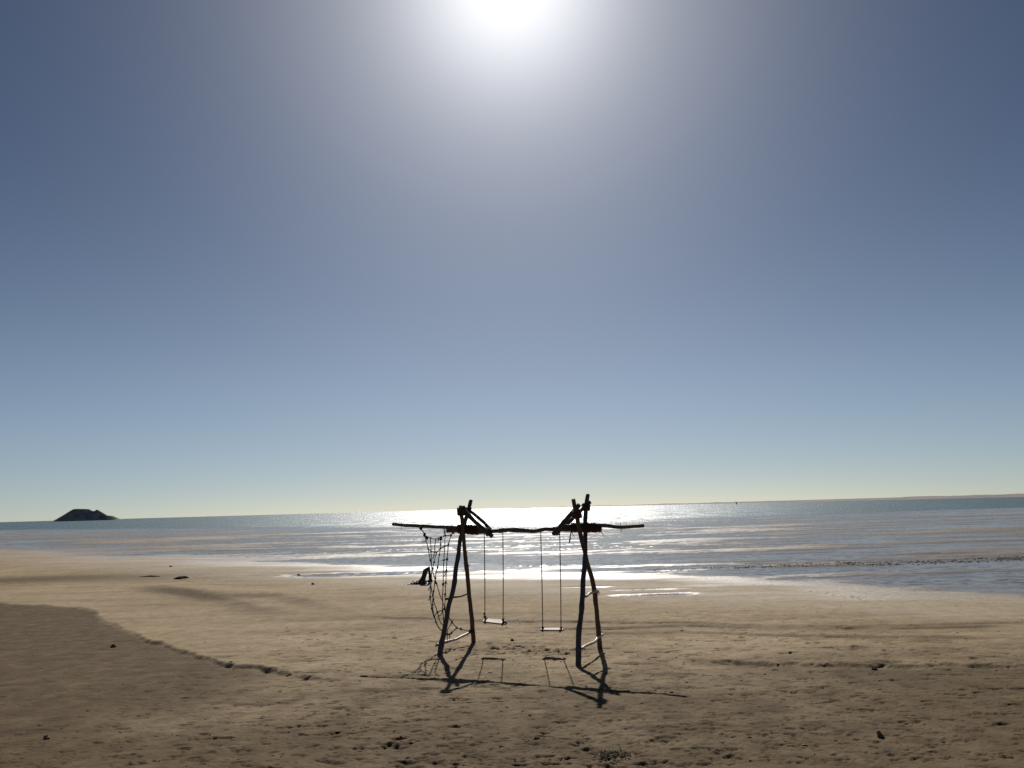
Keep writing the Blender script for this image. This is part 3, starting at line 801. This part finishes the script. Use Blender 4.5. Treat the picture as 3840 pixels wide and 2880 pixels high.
# ------------------------------------------------------------------ climbing net
net = empty("climbing_net", (-1.55, 16.6, 0.2))
tag(net, "ragged knotted rope climbing net hanging from the left end of the beam", "net")
for k, s_ in enumerate([[(-1.777,16.88,2.373),(-1.785,16.88,2.316),(-1.753,16.878,2.265),(-1.717,16.872,2.203),(-1.677,16.866,2.142),(-1.612,16.866,2.133),(-1.511,16.864,2.112),(-1.417,16.865,2.124),(-1.358,16.869,2.162),(-1.329,16.87,2.171),(-1.224,16.871,2.176),(-1.202,16.873,2.197),(-1.184,16.876,2.228),(-1.178,16.88,2.342)],[(-1.345,16.88,2.354),(-1.335,16.88,2.282),(-1.331,16.875,2.225),(-1.329,16.87,2.171)],[(-1.339,16.88,2.282),(-1.347,16.875,2.225),(-1.358,16.869,2.162)],[(-1.716,16.867,2.204),(-1.731,16.862,2.172),(-1.702,16.856,2.139),(-1.653,16.818,1.947),(-1.627,16.787,1.81),(-1.609,16.77,1.736),(-1.587,16.75,1.656),(-1.58,16.731,1.58),(-1.564,16.718,1.531),(-1.535,16.695,1.441),(-1.513,16.677,1.372),(-1.498,16.662,1.317)],[(-1.61,16.848,2.133),(-1.593,16.783,1.894),(-1.583,16.714,1.672),(-1.576,16.682,1.576),(-1.58,16.63,1.426),(-1.587,16.596,1.332),(-1.591,16.576,1.278)],[(-1.51,16.858,2.113),(-1.525,16.838,1.989),(-1.528,16.821,1.887),(-1.496,16.817,1.865)],[(-1.536,16.819,1.877),(-1.546,16.805,1.8),(-1.564,16.795,1.748)],[(-1.495,16.801,1.866),(-1.537,16.76,1.696),(-1.55,16.741,1.62),(-1.564,16.731,1.579)],[(-1.409,16.854,2.121),(-1.416,16.833,2.015),(-1.423,16.816,1.934),(-1.44,16.79,1.819),(-1.472,16.736,1.597),(-1.489,16.724,1.55),(-1.52,16.677,1.372),(-1.526,16.664,1.325)],[(-1.329,16.87,2.171),(-1.345,16.848,1.973),(-1.358,16.815,1.723),(-1.37,16.781,1.486),(-1.374,16.751,1.293)],[(-1.224,16.874,2.176),(-1.274,16.862,2.003),(-1.302,16.84,1.738),(-1.314,16.823,1.559),(-1.328,16.8,1.315)],[(-1.655,16.831,1.947),(-1.597,16.821,1.889),(-1.539,16.818,1.873),(-1.496,16.817,1.865),(-1.424,16.829,1.933),(-1.344,16.837,1.977),(-1.272,16.842,2.003)],[(-1.394,16.815,1.724),(-1.358,16.815,1.723),(-1.3,16.817,1.736)],[(-1.312,16.789,1.54),(-1.337,16.787,1.527),(-1.341,16.783,1.499),(-1.333,16.778,1.471),(-1.348,16.773,1.434),(-1.374,16.772,1.431)],[(-1.378,16.751,1.293),(-1.328,16.755,1.319)],[(-1.691,16.856,2.107),(-1.716,16.85,2.065),(-1.767,16.85,2.07)],[(-1.416,16.86,2.124),(-1.441,16.864,2.151),(-1.467,16.86,2.129),(-1.456,16.851,2.065)],[(-1.379,16.704,1.293),(-1.374,16.69,1.232),(-1.383,16.659,1.092),(-1.381,16.638,1.004),(-1.378,16.598,0.833),(-1.368,16.564,0.695),(-1.358,16.539,0.595)],[(-1.328,16.755,1.317),(-1.334,16.728,1.151),(-1.341,16.715,1.076),(-1.342,16.682,0.879),(-1.34,16.656,0.731),(-1.339,16.639,0.638)],[(-1.49,16.598,1.424),(-1.508,16.579,1.379),(-1.52,16.521,1.241),(-1.535,16.459,1.097),(-1.541,16.396,0.958),(-1.529,16.345,0.847),(-1.507,16.303,0.758),(-1.471,16.261,0.67),(-1.422,16.218,0.582),(-1.359,16.189,0.522)],[(-1.553,17.128,1.317),(-1.54,17.14,1.276),(-1.504,17.174,1.164),(-1.47,17.218,1.021),(-1.434,17.246,0.934),(-1.398,17.283,0.816),(-1.353,17.32,0.702),(-1.311,17.352,0.604),(-1.274,17.375,0.531),(-1.221,17.398,0.463),(-1.187,17.413,0.416),(-1.107,17.422,0.388),(-1.012,17.432,0.354),(-0.937,17.44,0.329)],[(-1.585,16.558,1.306),(-1.589,16.545,1.274),(-1.589,16.467,1.088),(-1.56,16.384,0.899),(-1.524,16.331,0.783),(-1.504,16.315,0.747),(-1.463,16.266,0.641),(-1.414,16.228,0.562),(-1.365,16.21,0.522)],[(-1.579,16.593,1.256),(-1.542,16.519,1.044),(-1.461,16.438,0.82),(-1.435,16.398,0.717),(-1.396,16.369,0.64),(-1.357,16.355,0.604)],[(-1.524,16.49,0.736),(-1.501,16.504,0.781),(-1.468,16.514,0.812),(-1.372,16.527,0.85),(-1.343,16.532,0.867)],[(-1.376,16.524,0.841),(-1.404,16.498,0.76),(-1.467,16.493,0.744)],[(-1.239,16.897,0.589),(-1.305,16.899,0.471),(-1.326,16.9,0.386),(-1.328,16.9,0.271)],[(-1.159,16.992,0.47),(-1.194,16.996,0.427),(-1.255,16.999,0.38),(-1.295,17.0,0.352),(-1.339,17.0,0.353)],[(-1.282,16.9,0.365),(-1.278,16.9,0.327),(-1.284,16.9,0.289)],[(-1.589,16.55,1.274),(-1.613,16.537,1.242),(-1.626,16.522,1.206)],[(-1.571,16.48,1.105),(-1.59,16.473,1.087),(-1.622,16.45,1.034)]]):
    rr = random.Random(k)
    path = smooth_path(s_, .04)
    path = [p + Vector((rr.uniform(-.003, .003), rr.uniform(-.003, .003), 0)) for p in path]
    MB().add(*tube(path, lambda t: .0085, 6, .12, k)).build("strand", M_NETROPE, net)
for k, q in enumerate([(-1.785,16.88,2.32,0.03),(-1.717,16.87,2.203,0.03),(-1.416,16.86,2.124,0.03),(-1.673,16.861,2.142,0.03),(-1.611,16.855,2.133,0.017),(-1.653,16.818,1.947,0.017),(-1.595,16.805,1.89,0.017),(-1.495,16.801,1.866,0.017),(-1.416,16.833,2.015,0.017),(-1.423,16.816,1.934,0.017),(-1.44,16.79,1.819,0.017),(-1.329,16.864,2.172,0.017),(-1.344,16.825,1.974,0.017),(-1.354,16.769,1.726,0.017),(-1.609,16.77,1.736,0.017),(-1.537,16.759,1.693,0.017),(-1.273,16.852,2.003,0.021),(-1.3,16.818,1.739,0.021),(-1.312,16.788,1.537,0.021),(-1.374,16.751,1.293,0.021),(-1.324,16.755,1.319,0.021),(-1.477,16.796,1.594,0.021),(-1.57,16.793,1.575,0.021),(-1.506,16.753,1.313,0.021),(-1.184,16.875,2.221,0.021),(-1.224,16.871,2.172,0.021),(-1.589,16.55,1.274,0.017),(-1.59,16.473,1.087,0.017),(-1.561,16.391,0.898,0.017),(-1.543,16.417,0.956,0.017),(-1.509,16.327,0.755,0.017),(-1.474,16.287,0.667,0.017),(-1.534,16.514,1.186,0.017),(-1.349,16.605,0.86,0.02),(-1.474,16.59,0.803,0.02),(-1.335,16.664,1.114,0.02),(-1.379,16.704,1.293,0.02),(-1.553,16.644,1.032,0.02),(-1.251,17.071,0.568,0.02),(-1.165,17.086,0.458,0.02),(-1.086,17.089,0.431,0.02),(-1.262,17.098,0.367,0.02),(-1.302,17.1,0.339,0.02),(-1.342,17.1,0.344,0.02),(-0.942,17.439,0.332,0.03)]):
    mb = MB(); mb.add(*blob(q[:3], q[3], k, (1, 1, 1.15), 6, 8, .3))
    if q[3] > .018:
        p = Vector(q[:3]); rr = random.Random(k)
        mb.add(*tube([p, p + Vector((rr.uniform(-.03, .03), 0, -.02)), p + Vector((rr.uniform(-.045, .045), 0, -.045))], lambda t: .005 * (1 - .4 * t), 5))
    mb.build("knot", M_NETROPE, net)

# ------------------------------------------------------------------ torn black sheet lying behind the net
def px_sheet():
    bx, by = -3.35, 33.0
    bz = ground_z(bx, by)
    root = empty("torn_sheet", (bx, by, bz))
    tag(root, "torn black sheet propped upright with a heap lying beside it behind the net", "litter")
    # upright piece: outline in metres (x along, z up), hole ringed
    outl = [(-.34, -.03), (-.26, .12), (-.18, .30), (-.14, .44), (-.12, .50), (-.02, .55), (.07, .585), (.10, .60), (.125, .40), (.15, .20), (.175, .07), (.19, .02), (.08, -.01), (.0, -.02), (-.10, -.06), (-.13, -.10), (-.20, -.05)]
    hole = [(-.06, .10), (-.065, .13), (-.05, .21), (-.01, .30), (.025, .42), (.03, .44), (.05, .40), (.05, .34), (.05, .20), (.05, .13), (.03, .10), (.01, .08), (-.03, .08)]
    import bmesh
    bm = bmesh.new()
    def yy(x, z): return 0.10 * math.sin(x * 9 + z * 2) + 0.05 * math.sin(z * 11 + x * 5) + .22 * (.6 - z)
    vo = [bm.verts.new((x, yy(x, z), z)) for x, z in outl]
    vh = [bm.verts.new((x, yy(x, z), z)) for x, z in hole]
    ed = [bm.edges.new((vo[i], vo[(i + 1) % len(vo)])) for i in range(len(vo))] + [bm.edges.new((vh[i], vh[(i + 1) % len(vh)])) for i in range(len(vh))]
    bmesh.ops.triangle_fill(bm, use_beauty=True, edges=ed)
    geom = bmesh.ops.solidify(bm, geom=bm.faces[:], thickness=.012)
    me = bpy.data.meshes.new("upright_sheet"); bm.to_mesh(me); bm.free()
    me.materials.append(M_BLACK)
    o = bpy.data.objects.new("upright_sheet", me); COL.objects.link(o); o.parent = root
    o.location = (0.05, 0, 0.02)
    # heap: low crumpled ridge
    n, m = 34, 9
    prof = [(-.78, .01), (-.66, .04), (-.55, .06), (-.46, .12), (-.40, .10), (-.30, .15), (-.24, .14), (-.18, .22), (-.15, .24), (-.11, .23), (-.08, .12), (.0, .10), (.15, .05), (.22, .01)]
    v = []; f = []
    rr = random.Random(8)
    for i in range(n):
        x = -.78 + 1.0 * i / (n - 1)
        h = float(np.interp(x, [p[0] for p in prof], [p[1] for p in prof]))
        for j in range(m):
            w = -1 + 2 * j / (m - 1)
            v.append((bx + x, by + w * (.10 + h * .9) - .05, bz - .02 + h * max(0, 1 - abs(w) ** 1.5) * rr.uniform(.75, 1.1) + .02 * rr.random()))
    for i in range(n - 1):
        for j in range(m - 1):
            f.append((i * m + j, (i + 1) * m + j, (i + 1) * m + j + 1, i * m + j + 1))
    MB().add(v, f).build("crumpled_heap", M_BLACK, root, smooth=False)
px_sheet()

# ------------------------------------------------------------------ lone clods, weed, drift
def clod(x, y, r, label, seed, cat="clod", mat=None, sq=(1, 1, .75), name="sand_clod", group=None):
    z = ground_z(x, y)
    mb = MB(); mb.add(*blob((x, y, z + r * sq[2] * .55), r, seed, sq, 7, 10, .28))
    mb.add(*blob((x + r * .8, y - r * .1, z + r * .2), r * .5, seed + 1, (1.2, 1, .8), 6, 8, .3))
    o = mb.build(name, mat or M_CLOD, loc=(x, y, z), smooth=False)
    return tag(o, label, cat, group)
CL = [(-8.41,18.91,0.06),(-5.23,10.19,0.3),(-3.14,11.15,0.28),(5.21,13.54,0.21),(3.53,9.16,0.33),(-0.14,17.71,0.09),(-2.33,11.9,0.25)]
clod(CL[0][0], CL[0][1], .046, "lone dark clod on the brown moist sand beyond the left scarp", 1)
clod(CL[1][0], CL[1][1], .030, "small brown clod near the bottom left corner", 2)
clod(CL[3][0], CL[3][1], .038, "dark clod at the foot of the right sand edge", 3)
clod(CL[4][0], CL[4][1], .036, "black upright clod on brown sand near the bottom right", 4, sq=(.8, .8, 1.1))
clod(CL[5][0], CL[5][1], .034, "dark clod in the scuffed sand below the two swings", 5)
DR = [(-14.49,38.98,0.0),(-16.68,41.11,0.0)]
def drift(x, y, ln, h, label, seed):
    z = ground_z(x, y); rr = random.Random(seed)
    mb = MB()
    for k in range(3):
        a = Vector((x - ln * rr.uniform(.3, .5), y + rr.uniform(-.1, .1), z + h * .3)); b = Vector((x + ln * rr.uniform(.3, .5), y + rr.uniform(-.1, .1), z + h * rr.uniform(.2, .7)))
        mb.add(*tube(smooth_path([a, a.lerp(b, .5) + Vector((0, rr.uniform(-.08, .08), h * rr.uniform(.1, .5))), b], .08), lambda t: h * (.5 - .25 * abs(2 * t - 1)), 7, .25, seed + k))
    return tag(mb.build("driftwood", M_WEED, loc=(x, y, z), smooth=False), label, "driftwood")
drift(DR[0][0], DR[0][1], .65, .11, "short dark piece of driftwood alone on the pale sand at left", 3)
drift(DR[1][0], DR[1][1], 1.1, .045, "low dark shape standing in for a wet blotch at the tip of the dark patch at left", 9)  # added raised shape, stands in for a flat dark wet patch
PB = [(-18.82,49.03,0.0),(-9.75,40.33,0.0),(-7.72,34.11,0.0),(-36.15,107.25,0.0)]
clod(PB[0][0], PB[0][1], .06, "tiny dark stone farthest out on the sand at left", 11, "stone", M_CLOD, name="stone")
clod(PB[1][0], PB[1][1], .055, "dark stone at the left end of the long thin puddle", 12, "stone", M_CLOD, name="stone")
clod(PB[2][0], PB[2][1], .055, "dark stone on bare sand between puddle and scarp", 13, "stone", M_CLOD, name="stone")
WD = [(0.84,8.6,0.35),(2.42,8.5,0.35)]
def weed(x, y, r, n, label, seed):
    z = ground_z(x, y); rr = random.Random(seed)
    mb = MB()
    for k in range(n):
        a = rr.uniform(0, 6.28); q = r * rr.random() ** .6
        p = Vector((x + math.cos(a) * q * 1.3, y + math.sin(a) * q, z + .005))
        d = Vector((rr.gauss(0, 1), rr.gauss(0, .7), abs(rr.gauss(0, .35)))) * .045
        mb.add(*tube([p, p + d * .6 + Vector((0, 0, .008)), p + d + Vector((0, 0, rr.uniform(-.005, .02)))], lambda t: .0045 * (1 - .5 * t), 4))
    return tag(mb.build("seaweed_tuft", M_WEED, loc=(x, y, z), smooth=False), label, "seaweed")
weed(WD[0][0], WD[0][1], .13, 80, "dark tangled seaweed tuft at the bottom edge right of centre", 5)

def wrack_line():
    WR = [(4.0, 36.0), (7.8, 38.2), (11.2, 38.0), (14.5, 37.9), (17.8, 37.8), (24, 38.6), (34, 41)]
    xs = [p[0] for p in WR]; ys_ = [p[1] for p in WR]
    rr = random.Random(2); mb = MB()
    clumps = [(rr.random() ** .75, rr.gauss(0, .5), rr.uniform(.15, .9), rr.randrange(4, 16)) for _ in range(120)]
    k = 0
    for (t, off, spread, cnt) in clumps:
        for _ in range(cnt):
            k += 1
            x = 4 + 29 * t + rr.gauss(0, spread)
            y = float(np.interp(x, xs, ys_)) + off + rr.gauss(0, .16)
            z = max(ground_z(x, y), WATER) + .003
            r = rr.uniform(.012, .042) * (.6 + .6 * t)
            mb.add(*blob((x, y, z + r * .1), r, k, (1.9, 1.3, .35), 4, 6, .4))
    tag(mb.build("seaweed_wrack", M_WEED, smooth=False), "line of dark seaweed bits washed up on the wet flats", "seaweed", kind="stuff")
wrack_line()

def crumbs():
    """small crumbs of trodden sand and weed, too many to count"""
    rr = random.Random(9); mb = MB()
    n = 0
    while n < 1100:
        y = 8.3 + 14 * rr.random() ** 1.3
        x = rr.uniform(-.64, .64) * (y + 1)
        if rr.random() > 0.12 + 0.88 * math.exp(-((x - .5) / 4.5) ** 2): continue
        n += 1
        r = rr.choice((.005, .006, .007, .008, .010, .014)) * rr.uniform(.7, 1.2)
        mb.add(*blob((x, y, ground_z(x, y) + r * .15), r, n, (2.2, 1.3, .55), 3, 5, .45))
    tag(mb.build("sand_crumbs", M_CRUMB, smooth=False), "loose crumbs of sand scattered over the trodden beach", "sand", kind="stuff")
crumbs()

# ------------------------------------------------------------------ windsurf sail out on the water
def windsurf():
    x, y = 212.0, 860.0
    root = empty("windsurf_sail", (x, y, 0))
    tag(root, "tiny dark windsurf sail far out on the water before the sand spit", "windsurfer")
    mb = MB()
    n = 12
    for i in range(n + 1):
        t = i / n
        w = .30 * math.sin(min(1, t * 1.15 + .02) * math.pi) ** .7
        mb.v += [(x - 1.2 + 2.4 * t, y - w, .12 + .16 * max(0, t - .7)), (x - 1.2 + 2.4 * t, y + w, .12 + .16 * max(0, t - .7)), (x - 1.2 + 2.4 * t, y + w * .7, -.02), (x - 1.2 + 2.4 * t, y - w * .7, -.02)]
    for i in range(n):
        a = i * 4
        mb.f += [(a, a + 4, a + 5, a + 1), (a + 1, a + 5, a + 6, a + 2), (a + 2, a + 6, a + 7, a + 3), (a + 3, a + 7, a + 4, a)]
    mb.build("board", M_SAIL, root)
    top = Vector((x - .5, y, 3.7)); foot = Vector((x + .15, y, .12))
    mast = smooth_path([foot, foot.lerp(top, .5) + Vector((.12, 0, 0)), top], .2)
    MB().add(*tube(mast, lambda t: .05 - .025 * t, 7)).build("mast", M_SAIL, root)
    v, f = [], []
    m = 14
    for s_ in (-.02, .02):
        for i in range(m + 1):
            t = i / m
            p = foot.lerp(top, .12 + .86 * t)
            ch = 1.15 * (math.sin(min(1, .18 + t * .9) * math.pi) ** .8) * (1 - .35 * t) + .05
            for j in range(4):
                u_ = j / 3
                v.append(p + Vector((ch * u_, s_ + .14 * math.sin(u_ * math.pi), -.12 * u_ * ch)))
    for side in (0, 1):
        o_ = side * (m + 1) * 4
        for i in range(m):
            for j in range(3):
                q = (o_ + i * 4 + j, o_ + i * 4 + j + 1, o_ + (i + 1) * 4 + j + 1, o_ + (i + 1) * 4 + j)
                f.append(q if side else tuple(reversed(q)))
    MB().add(v, f).build("sail", M_SAIL, root)
    b0 = foot.lerp(top, .36)
    MB().add(*tube(smooth_path([b0 + Vector((-.05, .05, 0)), b0 + Vector((.7, .22, -.05)), b0 + Vector((1.35, .03, -.12))], .1), lambda t: .03, 6)).build("boom", M_SAIL, root)
windsurf()
